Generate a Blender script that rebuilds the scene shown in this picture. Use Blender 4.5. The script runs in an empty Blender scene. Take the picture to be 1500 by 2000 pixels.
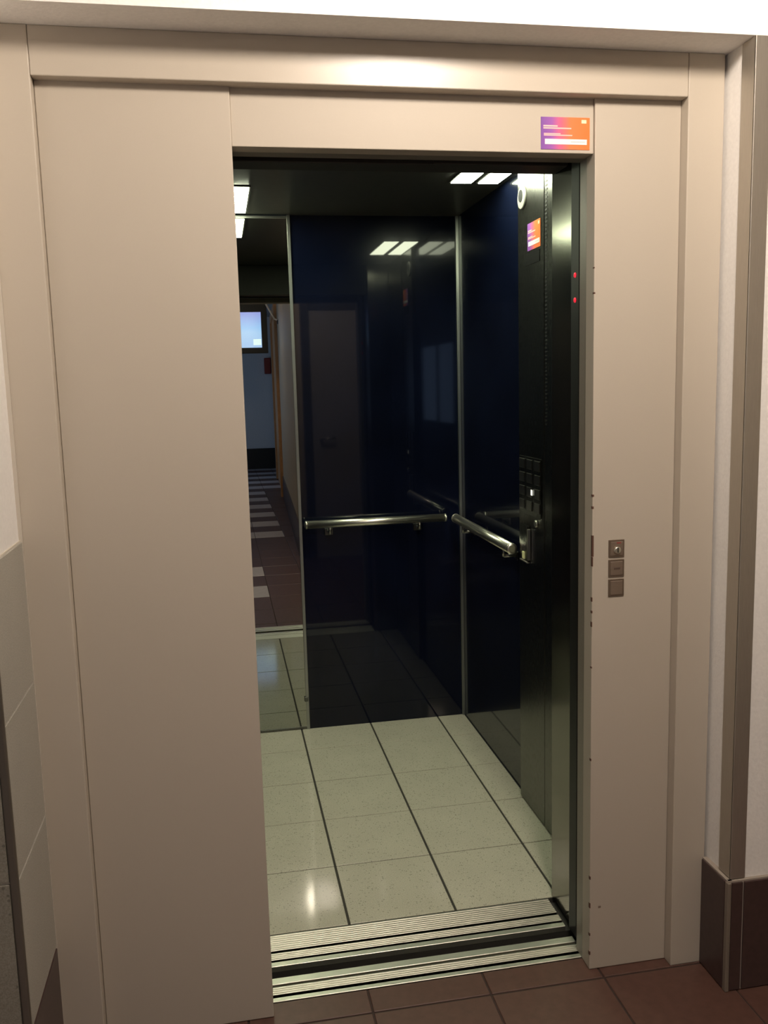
import bpy, bmesh, math, random
from mathutils import Vector, Matrix
random.seed(7)
S = bpy.context.scene
C = S.collection
PI = math.pi

# ------------------------------------------------------------------ camera
CAM = (0.3408, -1.9081, 1.4558); PITCH, ROLL, YAW, FPX = -0.1425, -0.0267, 0.1788, 1734.78
fw = Vector((math.sin(YAW)*math.cos(PITCH), math.cos(YAW)*math.cos(PITCH), math.sin(PITCH)))
rt = Vector((math.cos(YAW), -math.sin(YAW), 0)); up = rt.cross(fw)
r2 = rt*math.cos(ROLL) + up*math.sin(ROLL); u2 = -rt*math.sin(ROLL) + up*math.cos(ROLL)
cd = bpy.data.cameras.new('camera'); cam = bpy.data.objects.new('camera', cd); C.objects.link(cam)
cd.sensor_fit = 'VERTICAL'; cd.sensor_height = 36; cd.lens = FPX*36/2000; cd.clip_start = .02
m = Matrix.Identity(4)
for i in range(3):
    m[i][0] = r2[i]; m[i][1] = u2[i]; m[i][2] = -fw[i]; m[i][3] = CAM[i]
cam.matrix_world = m
S.camera = cam
# ------------------------------------------------------------------ world, exposure
w = bpy.data.worlds.new('world'); S.world = w; w.use_nodes = True
w.node_tree.nodes['Background'].inputs[0].default_value = (.35, .45, .7, 1)
w.node_tree.nodes['Background'].inputs[1].default_value = .01
S.view_settings.view_transform = 'Standard'; S.view_settings.look = 'None'
S.view_settings.exposure = 0; S.view_settings.gamma = 1; S.view_settings.use_curve_mapping = False
LAMP = 136.0       # corridor ceiling lamp radiance
CABL = 36.0        # elevator ceiling light radiance
WINL = 3.4         # window daylight radiance

# ------------------------------------------------------------------ dimensions (metres)
YB = 1.748         # elevator back wall
XR = 1.341         # elevator right wall
XLW = 0.24         # elevator left wall
ZC = 2.13          # elevator ceiling
YF = -0.03         # front of the door posts
ZS = 2.147         # soffit of the wall opening
YW = -0.135        # face of the landing wall
XO0, XO1 = -0.066, 1.462   # wall opening
ZCOR = 2.70        # corridor ceiling

# ------------------------------------------------------------------ materials
def mat(name, col, rough=.5, metal=0, spec=.5, coat=0, emit=None, es=0, ior=None, aniso=0):
    M = bpy.data.materials.new(name); M.use_nodes = True
    b = M.node_tree.nodes['Principled BSDF']
    b.inputs['Base Color'].default_value = (*col, 1); b.inputs['Roughness'].default_value = rough
    b.inputs['Metallic'].default_value = metal; b.inputs['Specular IOR Level'].default_value = spec
    b.inputs['Coat Weight'].default_value = coat
    if aniso: b.inputs['Anisotropic'].default_value = aniso
    if ior: b.inputs['IOR'].default_value = ior
    if emit: b.inputs['Emission Color'].default_value = (*emit, 1); b.inputs['Emission Strength'].default_value = es
    return M
def nodes(M): return M.node_tree.nodes, M.node_tree.links, M.node_tree.nodes['Principled BSDF']
def add_noise(M, scale, amt, bump=0, stretch=(1,1,1), rough_amt=0, detail=3):
    n, l, b = nodes(M)
    tc = n.new('ShaderNodeNewGeometry'); mp = n.new('ShaderNodeMapping'); mp.inputs['Scale'].default_value = stretch
    l.new(tc.outputs['Position'], mp.inputs['Vector'])
    t = n.new('ShaderNodeTexNoise'); t.inputs['Scale'].default_value = scale; t.inputs['Detail'].default_value = detail
    l.new(mp.outputs[0], t.inputs['Vector'])
    if amt:
        c = b.inputs['Base Color'].default_value[:]
        r = n.new('ShaderNodeValToRGB'); r.color_ramp.elements[0].position = .3; r.color_ramp.elements[1].position = .7
        r.color_ramp.elements[0].color = (*[max(0, v*(1-amt)) for v in c[:3]], 1)
        r.color_ramp.elements[1].color = (*[min(1, v*(1+amt)) for v in c[:3]], 1)
        l.new(t.outputs['Fac'], r.inputs[0]); l.new(r.outputs[0], b.inputs['Base Color'])
    if bump:
        bp = n.new('ShaderNodeBump'); bp.inputs['Strength'].default_value = bump; bp.inputs['Distance'].default_value = .002
        l.new(t.outputs['Fac'], bp.inputs['Height']); l.new(bp.outputs[0], b.inputs['Normal'])
    if rough_amt:
        r0 = b.inputs['Roughness'].default_value
        mr = n.new('ShaderNodeMapRange'); mr.inputs['To Min'].default_value = max(0, r0-rough_amt); mr.inputs['To Max'].default_value = r0+rough_amt
        l.new(t.outputs['Fac'], mr.inputs[0]); l.new(mr.outputs[0], b.inputs['Roughness'])
    return M
def terrazzo(name, base, dark, light, rough, scale=140, cover=.16, grain=380):
    M = mat(name, base, rough); n, l, b = nodes(M)
    g = n.new('ShaderNodeNewGeometry')
    ns = n.new('ShaderNodeTexNoise'); ns.inputs['Scale'].default_value = 9; l.new(g.outputs['Position'], ns.inputs['Vector'])
    fine = n.new('ShaderNodeTexNoise'); fine.inputs['Scale'].default_value = grain; fine.inputs['Detail'].default_value = 2
    l.new(g.outputs['Position'], fine.inputs['Vector'])
    r0 = n.new('ShaderNodeValToRGB'); r0.color_ramp.elements[0].position = .35; r0.color_ramp.elements[1].position = .65
    r0.color_ramp.elements[0].color = (*[v*.86 for v in base], 1); r0.color_ramp.elements[1].color = (*light, 1)
    l.new(fine.outputs['Fac'], r0.inputs[0])
    v = n.new('ShaderNodeTexVoronoi'); v.inputs['Scale'].default_value = scale; l.new(g.outputs['Position'], v.inputs['Vector'])
    sep = n.new('ShaderNodeSeparateColor'); l.new(v.outputs['Color'], sep.inputs[0])
    lt = n.new('ShaderNodeMath'); lt.operation = 'LESS_THAN'; l.new(sep.outputs[0], lt.inputs[0]); lt.inputs[1].default_value = cover
    ds = n.new('ShaderNodeMath'); ds.operation = 'LESS_THAN'; l.new(v.outputs['Distance'], ds.inputs[0]); ds.inputs[1].default_value = .42
    mu = n.new('ShaderNodeMath'); mu.operation = 'MULTIPLY'; l.new(lt.outputs[0], mu.inputs[0]); l.new(ds.outputs[0], mu.inputs[1])
    mu2 = n.new('ShaderNodeMath'); mu2.operation = 'MULTIPLY'; l.new(mu.outputs[0], mu2.inputs[0]); mu2.inputs[1].default_value = .45
    mx = n.new('ShaderNodeMix'); mx.data_type = 'RGBA'
    l.new(mu2.outputs[0], mx.inputs[0]); l.new(r0.outputs[0], mx.inputs[6]); mx.inputs[7].default_value = (*dark, 1)
    mo = n.new('ShaderNodeMix'); mo.data_type = 'RGBA'; mo.blend_type = 'MULTIPLY'; mo.inputs[0].default_value = .35
    l.new(mx.outputs[2], mo.inputs[6]); rr = n.new('ShaderNodeValToRGB'); rr.color_ramp.elements[0].color = (.6,.6,.6,1)
    l.new(ns.outputs['Fac'], rr.inputs[0]); l.new(rr.outputs[0], mo.inputs[7])
    l.new(mo.outputs[2], b.inputs['Base Color'])
    return M

PLASTER = add_noise(mat('plaster', (.87,.85,.82), .9, spec=.2), 120, .03, .35)
PAINT = add_noise(mat('beige_paint', (.50,.445,.37), .5, spec=.35), 600, .012, .02)
PAINT_H = add_noise(mat('beige_paint_header', (.51,.455,.38), .30, spec=.5), 600, .012, .02)
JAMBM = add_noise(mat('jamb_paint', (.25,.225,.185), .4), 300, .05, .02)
CHIP = mat('chipped_primer', (.10,.045,.03), .8)
STEEL = add_noise(mat('brushed_steel', (.30,.295,.27), .3, 1), 60, .12, .04, (40,40,.6), .07)
STEEL_D = add_noise(mat('dark_brushed_steel', (.15,.15,.135), .28, 1), 60, .12, .03, (40,40,.6), .07)
ALU = add_noise(mat('aluminium', (.74,.72,.64), .40, 1), 80, .15, .05, (.5,40,40), .08)
ALU_E = mat('aluminium_trim', (.40,.41,.38), .4, 1)
GUARD = add_noise(mat('corner_guard_metal', (.52,.485,.43), .42, .85), 60, .08, .03, (40,40,.6), .06)
CHROME = mat('polished_steel', (.74,.72,.63), .34, 1)
NAVY = add_noise(mat('navy_laminate', (.0032,.005,.0155), .22, spec=.07, coat=.62), 5, .25); NAVY.node_tree.nodes['Principled BSDF'].inputs['Coat Roughness'].default_value = .03
BLACKC = add_noise(mat('dark_ceiling', (.11,.11,.09), .32, spec=.4), 30, .08)
GROUT = mat('dark_grout', (.045,.043,.034), .9)
GROUT_B = mat('brown_grout', (.045,.028,.023), .9)
GROUT_W = mat('pale_grout', (.60,.55,.47), .9)
TILE_C = terrazzo('cabin_terrazzo', (.56,.54,.43), (.17,.16,.12), (.66,.64,.51), .085, 170, .14)
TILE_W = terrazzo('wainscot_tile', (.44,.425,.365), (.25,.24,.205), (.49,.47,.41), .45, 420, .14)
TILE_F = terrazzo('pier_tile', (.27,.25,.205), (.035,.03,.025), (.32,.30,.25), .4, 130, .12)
BROWN = add_noise(mat('brown_tile', (.10,.049,.037), .42), 45, .12, .05)
LIGHTT = add_noise(mat('pale_tile', (.52,.46,.46), .4), 45, .08, .04)
BASET = add_noise(mat('dark_base_tile', (.062,.037,.034), .35), 60, .12, .03)
BLACK = mat('black', (.012,.012,.012), .5)
DARK = mat('dark_steel', (.04,.038,.034), .55)  # even dark base colour shared by frames, trays and lamp bases
SHAFT = mat('shaft_dark', (.09,.085,.08), .9)
MIRROR = mat('mirror_glass', (.44,.455,.42), .005, 1)
WHITE = mat('white_print', (.85,.85,.82), .5)
WOOD = add_noise(mat('orange_wood', (.58,.30,.13), .35), 30, .2, .03, (8,8,.6))
GREYW = add_noise(mat('grey_wall', (.36,.36,.37), .9), 80, .04, .2)
CREAM = add_noise(mat('cream_paint', (.60,.50,.35), .6), 80, .03)
RED = mat('red_enamel', (.26,.03,.025), .4)
PLATE = add_noise(mat('call_plate_metal', (.34,.27,.215), .42, .75), 90, .08, .03, (1,1,30))
PLATE_D = mat('call_plate_edge', (.20,.15,.11), .45, .6)
LAMPM = mat('lamp_glass', (.9,.85,.75), .4, emit=(1,.86,.73), es=LAMP)
CABM = mat('diffuser_glow', (.9,.9,.85), .4, emit=(.94,1,.72), es=CABL)
WINM = mat('window_daylight', (.3,.4,.6), .1, emit=(.42,.62,1), es=WINL)
LEDR = mat('red_led', (.5,.02,.03), .4, emit=(1,.03,.06), es=.75)
LEDW = mat('white_led', (.8,.8,.7), .4, emit=(1,1,.9), es=.9)
LEDY = mat('yellow_button', (.6,.58,.25), .4, emit=(1,1,.5), es=.12)
def sticker_mat(name, ax, x0, x1, lo=0):
    M = mat(name, (1,.3,.1), .35); n, l, b = nodes(M)
    g = n.new('ShaderNodeNewGeometry'); s = n.new('ShaderNodeSeparateXYZ'); l.new(g.outputs['Position'], s.inputs[0])
    mr = n.new('ShaderNodeMapRange'); mr.inputs['From Min'].default_value = x0; mr.inputs['From Max'].default_value = x1
    l.new(s.outputs[ax], mr.inputs[0])
    r = n.new('ShaderNodeValToRGB'); e = r.color_ramp.elements
    e[0].position = .0; e[0].color = (.20,.075,.36,1); e[1].position = 1; e[1].color = (.92,.20,.045,1)
    for p, c in ((.22,(.33,.10,.42,1)), (.42,(.72,.13,.22,1)), (.6,(.92,.21,.07,1))):
        k = e.new(p); k.color = c
    l.new(mr.outputs[0], r.inputs[0]); l.new(r.outputs[0], b.inputs['Base Color'])
    return M
def screen_mat():
    M = mat('screen_picture', (.02,.03,.05), .2); n, l, b = nodes(M)
    g = n.new('ShaderNodeNewGeometry'); s = n.new('ShaderNodeSeparateXYZ'); l.new(g.outputs['Position'], s.inputs[0])
    mr = n.new('ShaderNodeMapRange'); mr.inputs['From Min'].default_value = 1.95; mr.inputs['From Max'].default_value = 2.4
    l.new(s.outputs[2], mr.inputs[0]); r = n.new('ShaderNodeValToRGB'); e = r.color_ramp.elements
    e[0].color = (.42,.62,1,1); e[1].color = (.30,.34,.85,1); k = e.new(.42); k.color = (.36,.62,1,1); k = e.new(.55); k.color = (.27,.55,1,1); 
    l.new(mr.outputs[0], r.inputs[0]); l.new(r.outputs[0], b.inputs['Emission Color']); b.inputs['Emission Strength'].default_value = 1.9
    return M

# ------------------------------------------------------------------ mesh helpers
def box(bm, x0, x1, y0, y1, z0, z1, bev=0, seg=1):
    t = bmesh.new()
    v = [t.verts.new(p) for p in ((x0,y0,z0),(x1,y0,z0),(x1,y1,z0),(x0,y1,z0),(x0,y0,z1),(x1,y0,z1),(x1,y1,z1),(x0,y1,z1))]
    for f in ((0,3,2,1),(4,5,6,7),(0,1,5,4),(1,2,6,5),(2,3,7,6),(3,0,4,7)): t.faces.new([v[i] for i in f])
    if bev: bmesh.ops.bevel(t, geom=t.edges[:], offset=bev, segments=seg, affect='EDGES', profile=.5)
    me = bpy.data.meshes.new('tmp'); t.to_mesh(me); t.free(); bm.from_mesh(me); bpy.data.meshes.remove(me)
    return bm
def tube(bm, a, b, r, n=20, rb=None):
    a, b = Vector(a), Vector(b); d = (b-a).normalized(); h = Vector((0,0,1)) if abs(d.z) < .9 else Vector((1,0,0))
    u = d.cross(h).normalized(); v = d.cross(u); rb = r if rb is None else rb
    A = [bm.verts.new(a+(u*math.cos(t)+v*math.sin(t))*r) for t in [2*PI*i/n for i in range(n)]]
    B = [bm.verts.new(b+(u*math.cos(t)+v*math.sin(t))*rb) for t in [2*PI*i/n for i in range(n)]]
    for i in range(n):
        f = bm.faces.new((A[i], A[(i+1)%n], B[(i+1)%n], B[i])); f.smooth = True
    bm.faces.new(A[::-1]); bm.faces.new(B)
    return bm
def lathe(bm, c, prof, n=32, axis='z'):
    rings = []
    for r, h in prof:
        ring = []
        for i in range(n):
            t = 2*PI*i/n; p = (r*math.cos(t), r*math.sin(t), h)
            if axis == 'x': p = (p[2], p[0], p[1])
            elif axis == 'y': p = (p[0], p[2], p[1])
            ring.append(bm.verts.new(Vector(c)+Vector(p)))
        rings.append(ring)
    for a, b in zip(rings, rings[1:]):
        for i in range(n):
            f = bm.faces.new((a[i], a[(i+1)%n], b[(i+1)%n], b[i])); f.smooth = True
    bm.faces.new(rings[0][::-1]); bm.faces.new(rings[-1])
    bmesh.ops.recalc_face_normals(bm, faces=bm.faces[:])
    return bm
def B(*a, **k): return box(bmesh.new(), *a, **k)
def obj(name, bm, material, parent=None, label=None):
    me = bpy.data.meshes.new(name); bmesh.ops.recalc_face_normals(bm, faces=bm.faces[:]); bm.to_mesh(me); bm.free(); me.materials.append(material)
    o = bpy.data.objects.new(name, me); C.objects.link(o)
    if parent:
        o.parent = parent; o.matrix_parent_inverse = Matrix.Translation(-parent.location)
    if label: o['label'] = label
    return o
def inst(name, src, parent, loc):
    o = bpy.data.objects.new(name, src); C.objects.link(o); o.parent = parent; o.location = Vector(loc)-parent.location
    return o
def thing(name, label, cat, loc=(0,0,0), group=None):
    o = bpy.data.objects.new(name, None); C.objects.link(o); o.location = loc; o.empty_display_size = .05
    return tag(o, label, cat, group)
def tag(o, label, cat, group=None, kind=None):
    o['label'] = label; o['category'] = cat
    if group: o['group'] = group
    if kind: o['kind'] = kind
    return o
def struct(name, bm, material, label, cat):
    o = obj(name, bm, material); return tag(o, label, cat, None, 'structure')

# ================================================================== THE SETTING
# ---- corridor floor, brown tiles .288 x .36 with rows of pale tiles
fl = struct('floor', B(-1.05,4.05,-10.85,.048,-.06,-.003), GROUT_B, 'brown tiled corridor floor with pale tile rows', 'floor')
PX, PY = .288, .36; X0 = .622
def tile_mesh(name, w_, d_, h, M, bev=.0015):
    bm = B(-w_/2, w_/2, -d_/2, d_/2, -h, 0, bev=bev); me = bpy.data.meshes.new(name); bm.to_mesh(me); bm.free(); me.materials.append(M); return me
tb = tile_mesh('floor_tile', PX-.004, PY-.004, .02, BROWN); tl = tile_mesh('pale_floor_tile', PX-.004, PY-.004, .02, LIGHTT)
def wall_x(y):      # the slightly skewed passage wall
    return .97 + (-2.1-y)*.0375
for k in range(0, 30):
    yc = -.035-PY*(k+.5)
    for i in range(-6, 7):
        xc = X0+PX*(i+.5)
        if xc-PX/2 < -1.06: continue
        if k > 5 and xc-PX/2 > wall_x(yc): continue
        if k <= 5 and xc > 2.45: continue
        pale = (k in (2,4) and i < 0) or (k >= 9 and k % 2 == 1 and i < 1) or (k >= 21 and k % 2 == 1)
        o = inst('floor_tile', tl if pale else tb, fl, (xc, yc, random.uniform(-.0004,.0004)))
t0 = tile_mesh('floor_tile_cut', PX-.004, .079, .02, BROWN)
for i in range(-2, 3): inst('floor_tile', t0, fl, (X0+PX*(i+.5), .0085, 0))

# ---- landing wall with the opening
wf = struct('wall_front', B(XO1+.006,4.05,YW,0.09,0,ZS), PLASTER, 'white plaster wall right of the elevator opening', 'wall')
struct('wall_lintel', B(-1.0,4.05,YW,0.0,ZS,ZCOR), PLASTER, 'white plaster lintel above the elevator opening', 'wall')
pier = struct('wall_left', B(-1.0,XO0-.006,-.292,.09,0,ZS), PLASTER, 'white plaster pier left of the elevator with tiled lower half', 'wall')
gb = obj('tile_backing', box(box(bmesh.new(), XO0-.02,XO0-.003,-.289,-.03,0,1.163), -1.0,XO0-.003,-.2955,-.28,0,1.163), GROUT_W, pier)
obj('sealant', B(XO0-.008,XO0+.0016,-.0325,-.0285,.0,ZS-.001), mat('pale_sealant',(.55,.50,.43),.8), pier)
zr = [(.272,.571),(.575,.866),(.870,1.160)]
for z0, z1 in zr:
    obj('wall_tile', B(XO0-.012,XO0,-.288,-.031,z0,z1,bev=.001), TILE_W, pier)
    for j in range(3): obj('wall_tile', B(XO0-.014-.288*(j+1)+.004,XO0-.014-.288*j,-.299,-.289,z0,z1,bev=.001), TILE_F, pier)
bl = struct('baseboard_left', B(XO0-.02,XO0-.002,-.288,-.031,0,.268), GROUT_W, 'dark brown tile skirting at the foot of the left pier', 'skirting')
obj('base_tile', B(XO0-.012,XO0+.001,-.287,-.032,.002,.266,bev=.001), BASET, bl)
for j in range(3): obj('base_tile', B(XO0-.014-.288*(j+1)+.004,XO0-.014-.288*j,-.3,-.289,.002,.266,bev=.001), BASET, bl)
tr = obj('corner_profile', B(XO0-.0135,XO0+.0012,-.3012,-.2885,0,1.163,bev=.003,seg=2), mat('grey_profile', (.20,.18,.15), .45, .8))
tag(tr, 'thin dark metal edge strip on the tiled left pier corner', 'edge strip')

br = struct('baseboard_right', box(box(bmesh.new(), XO1-.006,XO1+.006,YW-.006,YF,0,.281), XO1-.004,2.4,YW-.008,YW,0,.281), mat('skirting_grout',(.36,.31,.26),.9),
            'dark brown tile skirting right of the elevator', 'skirting')
obj('base_tile', B(XO1-.009,XO1,YW+.002,YF-.001,.002,.277,bev=.001), BASET, br)
obj('base_tile', B(XO1+.002,XO1+.0305,YW-.012,YW-.002,.002,.277,bev=.0008), BASET, br)
xs = XO1+.0345
for j in range(3):
    obj('base_tile', B(xs,xs+.284,YW-.012,YW-.002,.002,.277,bev=.001), BASET, br); xs += .288
obj('corner_strip', B(XO1-.009,XO1+.001,YW-.0135,YW+.001,0,.279,bev=.002), mat('base_corner_strip', (.25,.21,.17), .5, .3), br)

g = bmesh.new(); box(g, XO1+.002,XO1+.0065,YW-.003,-.088,.283,ZS-.001,bev=.001); box(g, XO1+.002,XO1+.040,YW-.004,YW+.001,.283,ZS-.001,bev=.001)
tag(obj('corner_guard', g, GUARD), 'tall brushed metal corner guard right of the elevator', 'corner guard')

# ---- the rest of the corridor (seen in the elevator mirror)
struct('ceiling', B(-1.05,4.05,-10.9,0,ZCOR,ZCOR+.1), GREYW, 'grey corridor ceiling', 'ceiling')
wl = bmesh.new()
WY0, WY1, WZ0, WZ1 = -9.35, -7.15, .80, 2.10
box(wl,-1.1,-1.0,WY1,0,0,ZCOR); box(wl,-1.1,-1.0,-10.9,WY0,0,ZCOR); box(wl,-1.1,-1.0,WY0,WY1,0,WZ0); box(wl,-1.1,-1.0,WY0,WY1,WZ1,ZCOR)
struct('wall_passage_left', wl, GREYW, 'grey plaster passage wall with a window, seen only in reflections', 'wall')
wn = struct('window_1', box(box(box(box(bmesh.new(),-1.09,-1.01,WY0,WY0+.06,WZ0,WZ1),-1.09,-1.01,WY1-.06,WY1,WZ0,WZ1),-1.09,-1.01,WY0,WY1,WZ0,WZ0+.06),-1.09,-1.01,WY0,WY1,WZ1-.06,WZ1),
            DARK, 'bluish daylight window reflected in the navy elevator panel', 'window')
ym = (WY0+WY1)/2
for a, b_ in ((WY0+.06,ym-.03),(ym+.03,WY1-.06)): obj('pane', B(-1.065,-1.055,a,b_,WZ0+.06,WZ1-.06), WINM, wn)
obj('mullion', B(-1.085,-1.02,ym-.03,ym+.03,WZ0+.06,WZ1-.06), DARK, wn)
struct('wall_passage_end', B(-1.05,1.7,-10.95,-10.85,0,ZCOR), add_noise(mat('end_wall_paint',(.70,.69,.70),.9),60,.05), 'grey end wall of the passage seen in the mirror', 'wall')
struct('baseboard_end', B(-1.0,1.35,-10.85,-10.83,0,.37), BLACK, 'black skirting along the passage end wall in the mirror', 'skirting')
# skewed passage wall + wall facing the elevator (one corner of masonry)
bm = bmesh.new(); ya, yb_ = -2.1, -10.9
pts = [(wall_x(ya),ya),(4.05,ya),(4.05,yb_),(wall_x(yb_),yb_)]
lo = [bm.verts.new((x,y,0)) for x,y in pts]; hi = [bm.verts.new((x,y,ZCOR)) for x,y in pts]
for i in range(4): bm.faces.new((lo[i],lo[(i+1)%4],hi[(i+1)%4],hi[i]))
bm.faces.new(hi); bm.faces.new(lo[::-1])
wr = struct('wall_facing', bm, CREAM, 'cream wall with a wooden door opposite the elevator, seen in the mirror', 'wall')
bb = struct('baseboard_facing', B(wall_x(ya)-.004,2.4,ya,ya+.012,0,.28), BASET, 'dark skirting at the passage corner in the mirror', 'skirting')
struct('wall_landing_right', B(4.0,4.1,ya-.1,0,0,ZCOR), GREYW, 'grey wall at the right end of the landing', 'wall')
# doors in reflection
d1 = struct('door_1', B(1.10,1.95,ya,ya+.03,0,2.08), add_noise(mat('grey_door',(.36,.34,.32),.45),40,.04), 'grey door opposite the elevator, a faint reflection in the navy panel', 'door')
g = bmesh.new(); box(g,1.03,1.10,ya,ya+.05,0,2.15,bev=.004); box(g,1.95,2.02,ya,ya+.05,0,2.15,bev=.004); box(g,1.10,1.95,ya,ya+.05,2.08,2.15,bev=.004)
obj('door_frame', g, DARK, d1)
g = tube(bmesh.new(), (1.17,ya+.02,1.02), (1.17,ya+.07,1.02), .012); tube(g, (1.17,ya+.07,1.02), (1.29,ya+.07,1.02), .010); obj('door_handle', g, CHROME, d1)
def wall_piece(y0, y1, out, z0, z1, back=.02):
    t = bmesh.new(); P = [(wall_x(y0)-out,y0),(wall_x(y0)+back,y0),(wall_x(y1)+back,y1),(wall_x(y1)-out,y1)]
    a = [t.verts.new((x,y,z0)) for x,y in P]; c = [t.verts.new((x,y,z1)) for x,y in P]
    for i in range(4): t.faces.new((a[i],a[(i+1)%4],c[(i+1)%4],c[i]))
    t.faces.new(c); t.faces.new(a[::-1]); return t
d2 = struct('door_2', wall_piece(-6.6,-8.9,.012,0,2.45), WOOD, 'orange wooden door on the passage wall in the mirror', 'door')
obj('door_frame', wall_piece(-6.48,-6.6,.04,0,2.55), WOOD, d2); obj('door_frame', wall_piece(-8.9,-9.02,.04,0,2.55), WOOD, d2); obj('door_frame', wall_piece(-6.6,-8.9,.04,2.45,2.55), WOOD, d2)
struct('wall_passage_right', wall_piece(-9.2,-10.85,.004,0,ZCOR), GREYW, 'pale grey stretch of the passage wall in the mirror', 'wall')
struct('baseboard_passage', wall_piece(-2.12,-6.46,.014,0,.28), BASET, 'dark skirting along the passage wall in the mirror', 'skirting')
# ---- elevator shell
ef = struct('elevator_floor', B(XLW,XR,.318,YB,-.05,-.002), GROUT, 'speckled cream tile floor inside the elevator', 'floor')
XA, YR1 = .617, 1.5226
cols = [XLW]+[XA-.3, XA, XA+.3, XA+.6, XR]; rows = [YB, YR1, YR1-.3, YR1-.6, YR1-.9, .3185]
for a, b_ in zip(cols, cols[1:]):
    for c, d in zip(rows, rows[1:]):
        obj('floor_tile', B(a+.0035,b_-.0035,d+.002,c-.002,-.02,random.uniform(0,.0004),bev=.001), TILE_C, ef)
struct('elevator_ceiling', B(XLW,XR,.2,YB,ZC,ZC+.05), BLACKC, 'dark ceiling inside the elevator', 'ceiling')
struct('elevator_wall_back', B(.652,XR,YB,YB+.03,0,ZC), NAVY, 'glossy navy back panel inside the elevator', 'wall')
struct('elevator_wall_right', B(XR,XR+.03,.2,YB+.03,0,ZC), NAVY, 'glossy navy right side panel inside the elevator', 'wall')
struct('elevator_wall_left', B(XLW-.03,XLW,.2,YB+.03,0,ZC), NAVY, 'glossy navy left side panel inside the elevator', 'wall')
tag(obj('trim_1', B(.640,.653,YB-.008,YB+.02,0,ZC,bev=.001), ALU_E), 'slim aluminium strip between mirror and navy panel', 'trim', None, 'structure')
tag(obj('trim_2', B(XR-.012,XR,YB-.012,YB,0,ZC,bev=.001), ALU_E), 'slim aluminium strip in the back right elevator corner', 'trim', None, 'structure')

# ================================================================== THE THINGS
# ---- mirror
mi = thing('wall_mirror', 'tall mirror on the left of the elevator back wall, reflecting the passage', 'mirror', (.44,YB,0))
obj('glass', B(XLW,.640,YB-.003,YB+.02,.012,ZC-.014), MIRROR, mi)
obj('top_trim', B(XLW,.640,YB-.007,YB,ZC-.014,ZC-.003,bev=.001), ALU_E, mi)
obj('bottom_trim', B(XLW,.640,YB-.006,YB,.001,.012,bev=.001), STEEL_D, mi)
obj('mirror_clip', B(.634,.650,YB-.014,YB-.003,.125,.145,bev=.002), STEEL_D, mi)

# ---- door surround on the landing
ds = thing('elevator_door_surround', 'beige painted steel elevator doorway with wide left panel and header', 'door surround', (.7,0,0))
BV = .0022
obj('post', B(XO0,.019,YF,.09,0,ZS,bev=BV,seg=2), PAINT, ds)
obj('post', B(1.376,XO1-.001,YF,.09,0,ZS,bev=BV,seg=2), PAINT, ds)
obj('header_beam', B(.0192,1.3758,YF+.0015,.09,2.056,ZS,bev=BV,seg=2), PAINT_H, ds)
obj('side_panel', B(.0195,.393,0,.045,.001,2.075,bev=BV,seg=2), PAINT, ds, 'wide left panel')
sp = obj('side_panel', B(1.174,1.3755,0,.045,.001,2.075,bev=.0015,seg=2), PAINT, ds, 'narrow right panel with call buttons')
for z, h, x in ((1.072,.050,.0035),(1.035,.022,.0022),(1.19,.005,.0035),(1.162,.006,.003),(1.645,.004,.003),(1.70,.003,.0015),(.945,.010,.0015),(.915,.006,.0018),(.885,.012,.0012),(.55,.006,.0015),(.245,.008,.002),(.172,.013,.002),(.095,.007,.002),(.045,.009,.0025),(.78,.004,.0015)):
    obj('paint_chip', B(1.1735,1.174+x,-.0004,.006,z-h/2,z+h/2), CHIP, sp)
obj('paint_chip', B(1.196,1.203,-.0003,.002,.163,.168), mat('scuff',(.22,.16,.12),.7), sp)
obj('header_panel', B(.393,1.1735,.007,.05,1.943,2.075,bev=.0015,seg=2), PAINT, ds)
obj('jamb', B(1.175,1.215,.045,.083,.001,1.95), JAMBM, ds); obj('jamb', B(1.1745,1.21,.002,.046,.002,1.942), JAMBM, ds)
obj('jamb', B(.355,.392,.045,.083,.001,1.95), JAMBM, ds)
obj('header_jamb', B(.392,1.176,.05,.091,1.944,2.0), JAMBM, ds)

# ---- sills
def sill(name, label, strips, z, M):
    s = thing(name, label, 'door sill', (.78, strips[0][0], 0))
    obj('tray', B(.30,1.30,strips[0][0]+.001,strips[-1][1]-.001,-.05,-.014), DARK, s)
    for y0, y1, ribs in strips:
        bm = bmesh.new()
        if ribs:
            n = ribs; p = (y1-y0)/n
            for i in range(n): box(bm, .32,1.185,y0+p*i,y0+p*(i+.62),-.015,z,bev=.0006)
            box(bm,.32,1.185,y0,y1,-.015,z-.0025)
        else: box(bm, .32,1.185,y0,y1,-.015,z,bev=.001)
        obj('tread_strip', bm, M, s)
    return s
sill('landing_sill', 'grooved aluminium threshold next to the brown corridor tiles', [(.051,.065,0),(.076,.106,4),(.1135,.137,0)], .001, ALU)
sill('elevator_sill', 'grooved aluminium threshold at the edge of the elevator floor', [(.182,.200,0),(.209,.239,4),(.2465,.3165,8)], .001, ALU)
sg = struct('shaft_shade_slab', B(.2,1.4,.138,.181,-.08,-.045), SHAFT, 'dark slab in place of the shaft shade between the two elevator thresholds', 'gap')  # dark slab set high in the open gap, stands in for shaft shade

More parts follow.
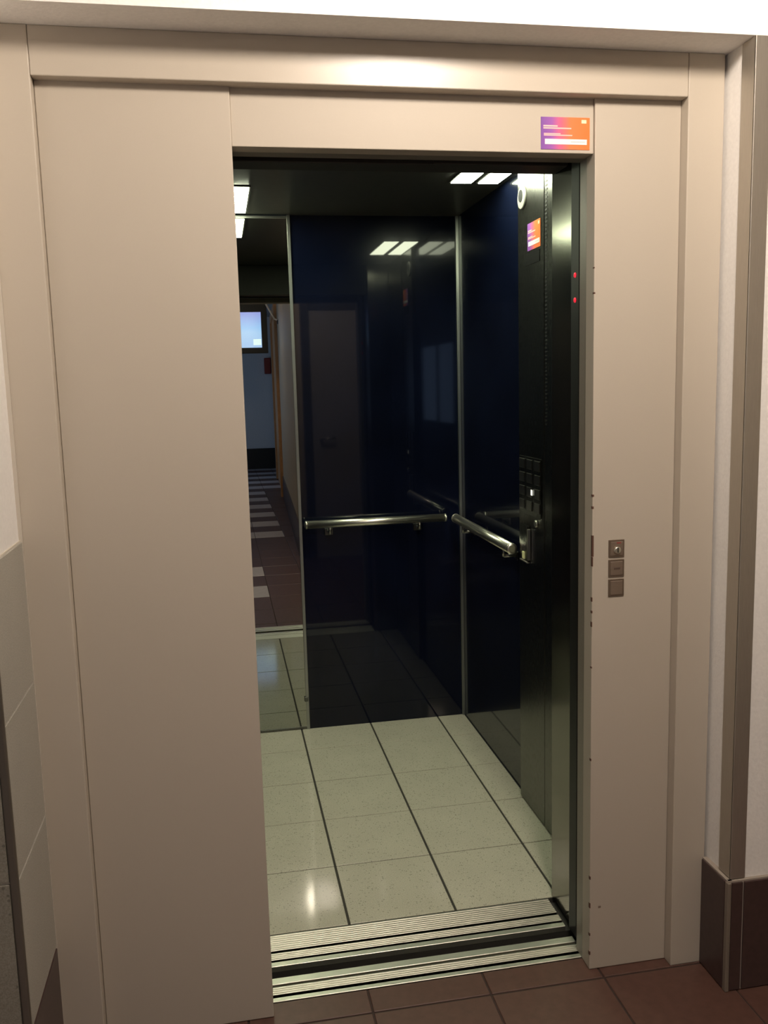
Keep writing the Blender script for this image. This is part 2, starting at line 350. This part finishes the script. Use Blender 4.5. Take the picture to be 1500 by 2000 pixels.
# ---- elevator car front
cf = thing('elevator_car_front', 'dark brushed steel inner door frame of the elevator', 'door frame', (.8,.2,0))
STEEL_R = mat('smooth_steel', (.22,.215,.19), .16, 1)
obj('return_panel', B(1.199,XR,.186,.322,.003,ZC,bev=.002), STEEL_R, cf)
obj('return_panel', B(XLW,.385,.186,.322,.003,ZC,bev=.002), STEEL, cf)
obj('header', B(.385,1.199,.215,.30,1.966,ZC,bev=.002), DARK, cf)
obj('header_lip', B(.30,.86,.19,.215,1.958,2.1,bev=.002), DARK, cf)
obj('door_track', B(.30,1.22,.10,.16,1.975,2.1,bev=.002), BLACK, cf)
lc = obj('light_curtain', B(1.188,1.214,.118,.168,.005,1.974,bev=.002), BLACK, cf, 'black sensor strip with two red lights')
for z in (1.701,1.643):
    obj('indicator_light', lathe(bmesh.new(), (1.188,.141,z), [(.0062,0),(.0055,-.002),(.002,-.0035)], 14, 'x'), LEDR, lc)
dl = tag(obj('elevator_door', B(-.40,.384,.095,.125,.004,1.97,bev=.002), STEEL_D), 'steel landing door slid open behind the wide left panel', 'door')

# ---- handrails
hb = thing('handrail', 'polished tubular handrail on the elevator back wall', 'handrail', (.96,YB,.85), 'elevator handrails')
yr = YB-.05; zr_ = .893; R_ = .0165
obj('rail', tube(bmesh.new(), (.667,yr,zr_),(1.255,yr,zr_), R_, 28), CHROME, hb)
for x, s in ((.667,-1),(1.255,1)): obj('end_cap', lathe(bmesh.new(), (x,yr,zr_), [(R_+.0008,-.004*s),(R_+.0008,.003*s),(R_*.7,.006*s)], 24, 'x'), CHROME, hb)
for x in (.764,1.144):
    p = obj('bracket', B(x-.018,x+.018,YB-.006,YB,.838,.868,bev=.002), STEEL_D, hb)
    g = tube(bmesh.new(), (x,YB-.004,.853),(x,yr,.853),.007,12); tube(g,(x,yr,.850),(x,yr,zr_-.012),.006,12); obj('stem', g, STEEL, p)
hr = thing('handrail', 'dim tubular handrail on the elevator right wall', 'handrail', (XR,1.3,.85), 'elevator handrails')
xr = XR-.05
obj('rail', tube(bmesh.new(), (xr,.935,zr_),(xr,1.66,zr_), R_+.002, 28), CHROME, hr)
for y, s in ((.935,-1),(1.66,1)):
    obj('end_cap', lathe(bmesh.new(), (xr,y,zr_), [(R_+.0028,-.004*s),(R_+.0028,.003*s),(R_*.7,.006*s)], 24, 'y'), CHROME, hr)
for y in (1.02,1.55):
    p = obj('bracket', B(XR-.006,XR,y-.018,y+.018,.838,.868,bev=.002), STEEL_D, hr)
    g = tube(bmesh.new(), (XR-.004,y,.853),(xr,y,.853),.007,12); tube(g,(xr,y,.850),(xr,y,zr_-.012),.006,12); obj('stem', g, STEEL, p)

# ---- operating panel
XP = 1.320
cp = thing('control_panel', 'full height dark steel elevator control column with buttons', 'control panel', (XP,.64,0))
obj('faceplate', B(XP,XR,.70,.937,.006,ZC-.004,bev=.002), STEEL_D, cp)
obj('side_plate', B(XP,XR,.33,.696,.006,ZC-.004,bev=.002), STEEL_D, cp)
g = bmesh.new()
for i in range(64): box(g, XP-.0008,XP+.004,.672,.690,1.32+i*.0115,1.32+i*.0115+.005)
o = obj('vent_slots', g, BLACK, cp); o['kind'] = 'stuff'
bf = obj('button_field', B(XP-.003,XP,.722,.922,1.022,1.212,bev=.0015), STEEL_D, cp)
for r in range(4):
    for c in range(3):
        y = .895-.072*c; z = 1.188-.045*r
        bt = obj('button', B(XP-.0065,XP-.003,y-.024,y+.024,z-.016,z+.016,bev=.0015), STEEL, bf)
        
obj('lit_button', B(XP-.0072,XP-.0065,.788,.804,1.090,1.108), LEDW, cp)
obj('key_lock', lathe(bmesh.new(), (XP,.764,1.002), [(.012,0),(.012,-.006),(.009,-.008)], 18, 'x'), CHROME, cp)
al = obj('alarm_unit', B(XP-.008,XP,.832,.906,.862,.985,bev=.002), STEEL_D, cp)
obj('unit_edge', B(XP-.011,XP-.001,.822,.832,.872,.975,bev=.001), CHROME, al); obj('unit_edge', B(XP-.011,XP-.001,.832,.906,.860,.865,bev=.001), CHROME, al)
obj('yellow_button', B(XP-.012,XP-.008,.858,.877,.870,.895,bev=.0015), LEDY, al)
bd = thing('round_badge', 'round white rimmed badge near the top of the control column', 'badge', (XP,.89,2.03))
obj('rim', lathe(bmesh.new(), (XP,.890,2.03), [(.036,0),(.036,-.004),(.033,-.006)], 28, 'x'), mat('badge_rim',(.20,.20,.18),.5), bd)
obj('face', lathe(bmesh.new(), (XP-.006,.893,2.036), [(.019,0),(.019,-.001)], 24, 'x'), mat('badge_grey',(.012,.012,.014),.6,spec=.1), bd)

# ---- stickers
def sticker(label, make, M, loc):
    s = thing('sticker', label, 'sticker', loc, 'purple and orange elevator notices')
    obj('sheet', make(0,1,0,1,0,.0012), M, s)
    obj('white_bar', make(.08,.94,.155,.32,.001,.0017), WHITE, s)
    pk = mat('pale_print', (.90,.55,.50), .5)
    for (u0,u1,v0,v1) in ((.05,.34,.70,.745),(.05,.62,.635,.675),(.06,.64,.42,.455),(.06,.40,.47,.50)): 
        obj('print_line', make(u0,u1,v0,v1,.001,.0015), pk, s)
    obj('corner_mark', make(.83,.93,.82,.93,.001,.0015), mat('pale_mark',(.95,.75,.50),.5), s)
    obj('print_line', make(.61,.9,.23,.245,.0015,.002), mat('grey_print',(.45,.42,.42),.5), s)
    return s
def m1(u0,u1,v0,v1,a,b_): return B(1.0525+.1115*u0,1.0525+.1115*u1,.007-b_,.007-a,1.9505+.0665*v0,1.9505+.0665*v1)
sticker('purple to orange notice with a white bar on the beige header panel', m1, sticker_mat('notice_print',0,1.0525,1.164), (1.1,.007,1.95))
def m2(u0,u1,v0,v1,a,b_): return B(XP-b_,XP-a,.843-.115*u1,.843-.115*u0,1.858+.082*v0,1.858+.082*v1)
sticker('small purple to orange notice on the dark control column', m2, sticker_mat('notice_print_inner',1,.843,.728), (XP,.785,1.86))
tag(obj('black_label', B(XP-.0015,XP,.735,.86,1.815,1.85), mat('matt_black',(.004,.004,.004),.8,spec=.1)), 'small black plate under the notice on the control column', 'label plate')

# ---- call plates on the landing
def plate(name, label, zc):
    t = thing(name, label, 'call plate', (1.2335,0,zc), 'landing call plates')
    obj('rim', B(1.2140,1.2530,-.0025,.001,zc-.0208,zc+.0208,bev=.0008), PLATE_D, t)
    obj('plate', B(1.2185,1.2485,-.0038,-.002,zc-.0165,zc+.0165,bev=.0007), PLATE, t); return t
k = plate('key_switch', 'square metal key switch plate, topmost of three beside the elevator', 1.0632)
obj('key_cylinder', lathe(bmesh.new(), (1.234,-.0035,1.060), [(.0085,0),(.0085,-.004),(.0065,-.0055)], 20, 'y'), CHROME, k)
obj('key_slot', B(1.2328,1.2352,-.0095,-.0085,1.055,1.066), BLACK, k)
obj('red_mark', B(1.2330,1.2435,-.0042,-.0036,1.0755,1.0785), mat('red_print',(.30,.06,.05),.5), k)
k = plate('call_button', 'square metal call button with dark lettering strip, middle of three plates', 1.0165)
obj('legend', B(1.2265,1.2420,-.0043,-.0037,1.0140,1.0185), mat('dark_print',(.09,.06,.045),.5), k)
plate('blank_plate', 'plain square metal plate, lowest of three beside the elevator', .9700)

# ---- elevator ceiling lights
def cab_light(label, x0, x1, y0, y1):
    t = thing('ceiling_light', label, 'light', ((x0+x1)/2,(y0+y1)/2,ZC), 'elevator ceiling lights')
    obj('frame', B(x0-.006,x1+.006,y0-.006,y1+.006,ZC-.004,ZC+.002), DARK, t)
    obj('diffuser', B(x0,x1,y0,y1,ZC-.006,ZC-.003), CABM, t)
cab_light('lit square ceiling light, left one of the pair near the control column', 1.150,1.220,.72,1.13)
cab_light('lit square ceiling light, right one of the pair near the control column', 1.246,1.314,.72,1.13)
cab_light('lit ceiling light above the mirror, closest to the opening edge', .405,.477,1.24,1.68)
cab_light('lit ceiling light over the mirror beside the left elevator wall', .315,.387,1.24,1.68)

# ---- corridor ceiling lamp (lights the landing)
LX, LY, LZ = .945, -1.06, 2.52
lp = thing('ceiling_lamp', 'round warm corridor ceiling lamp glaring in the elevator floor reflection', 'lamp', (LX,LY,ZCOR))
obj('lamp_base', lathe(bmesh.new(), (LX,LY,ZCOR), [(.10,0),(.10,-.03),(.17,-.06),(.17,-.066),(.06,-.066)], 40), DARK, lp)  # unseen cap, flared wide to block lamp light from the ceiling
n_ = 16; pr = [(.125*math.sin(PI*(.12+.87*i/n_)), .125*math.cos(PI*(.12+.87*i/n_))) for i in range(n_+1)]
obj('lamp_shade', lathe(bmesh.new(), (LX,LY,LZ), pr, 40), LAMPM, lp)

added_lamp = thing('ceiling_lamp', 'added dim lamp, unseen, warming the passage behind the viewer', 'lamp', (-.1,-4.9,ZCOR))  # added unseen lamp, put in to warm the passage in the mirror
obj('lamp_base', lathe(bmesh.new(), (-.1,-4.9,ZCOR), [(.10,0),(.10,-.02),(.15,-.03),(.15,-.036)], 32), DARK, added_lamp)
obj('lamp_shade', lathe(bmesh.new(), (-.1,-4.9,ZCOR-.036), [(.14,0),(.13,-.04),(.10,-.075),(.05,-.095),(.01,-.10)], 32), mat('added_lamp_glass', (.9,.85,.75), .4, emit=(1,.80,.58), es=LAMP*.24), added_lamp)

# ---- things seen far off in the mirror
sc = thing('display_screen', 'glowing blue screen in a black frame seen in the mirror', 'screen', (.6,-6,1.9))
obj('bezel', B(-.05,.98,-6.06,-6.0,1.885,2.505,bev=.004), BLACK, sc)
pic = obj('picture', B(.0,.905,-6.0,-5.996,1.955,2.39), screen_mat(), sc)
obj('caption_patch', B(.80,.898,-5.997,-5.994,1.985,2.06), mat('screen_white',(.7,.8,.8),.3,emit=(.75,.95,1),es=2.0), sc)
wm = mat('white_metal', (.85,.80,.74), .35)
am = obj('mount_arm', tube(tube(bmesh.new(), (.962,-5.95,2.50),(1.07,-5.95,2.30), .011), (1.07,-5.95,2.30),(1.175,-5.95,2.26), .010), wm, sc)
obj('mount_plate', lathe(bmesh.new(), (1.13,-5.95,2.265), [(.02,-.03),(.034,-.015),(.034,.015),(.02,.03)], 16, 'x'), DARK, am)
fb = tag(obj('fire_box', B(1.165,1.28,-10.85,-10.74,1.70,1.98,bev=.01), RED), 'dim red box on the passage end wall below the screen in the mirror', 'fire box')
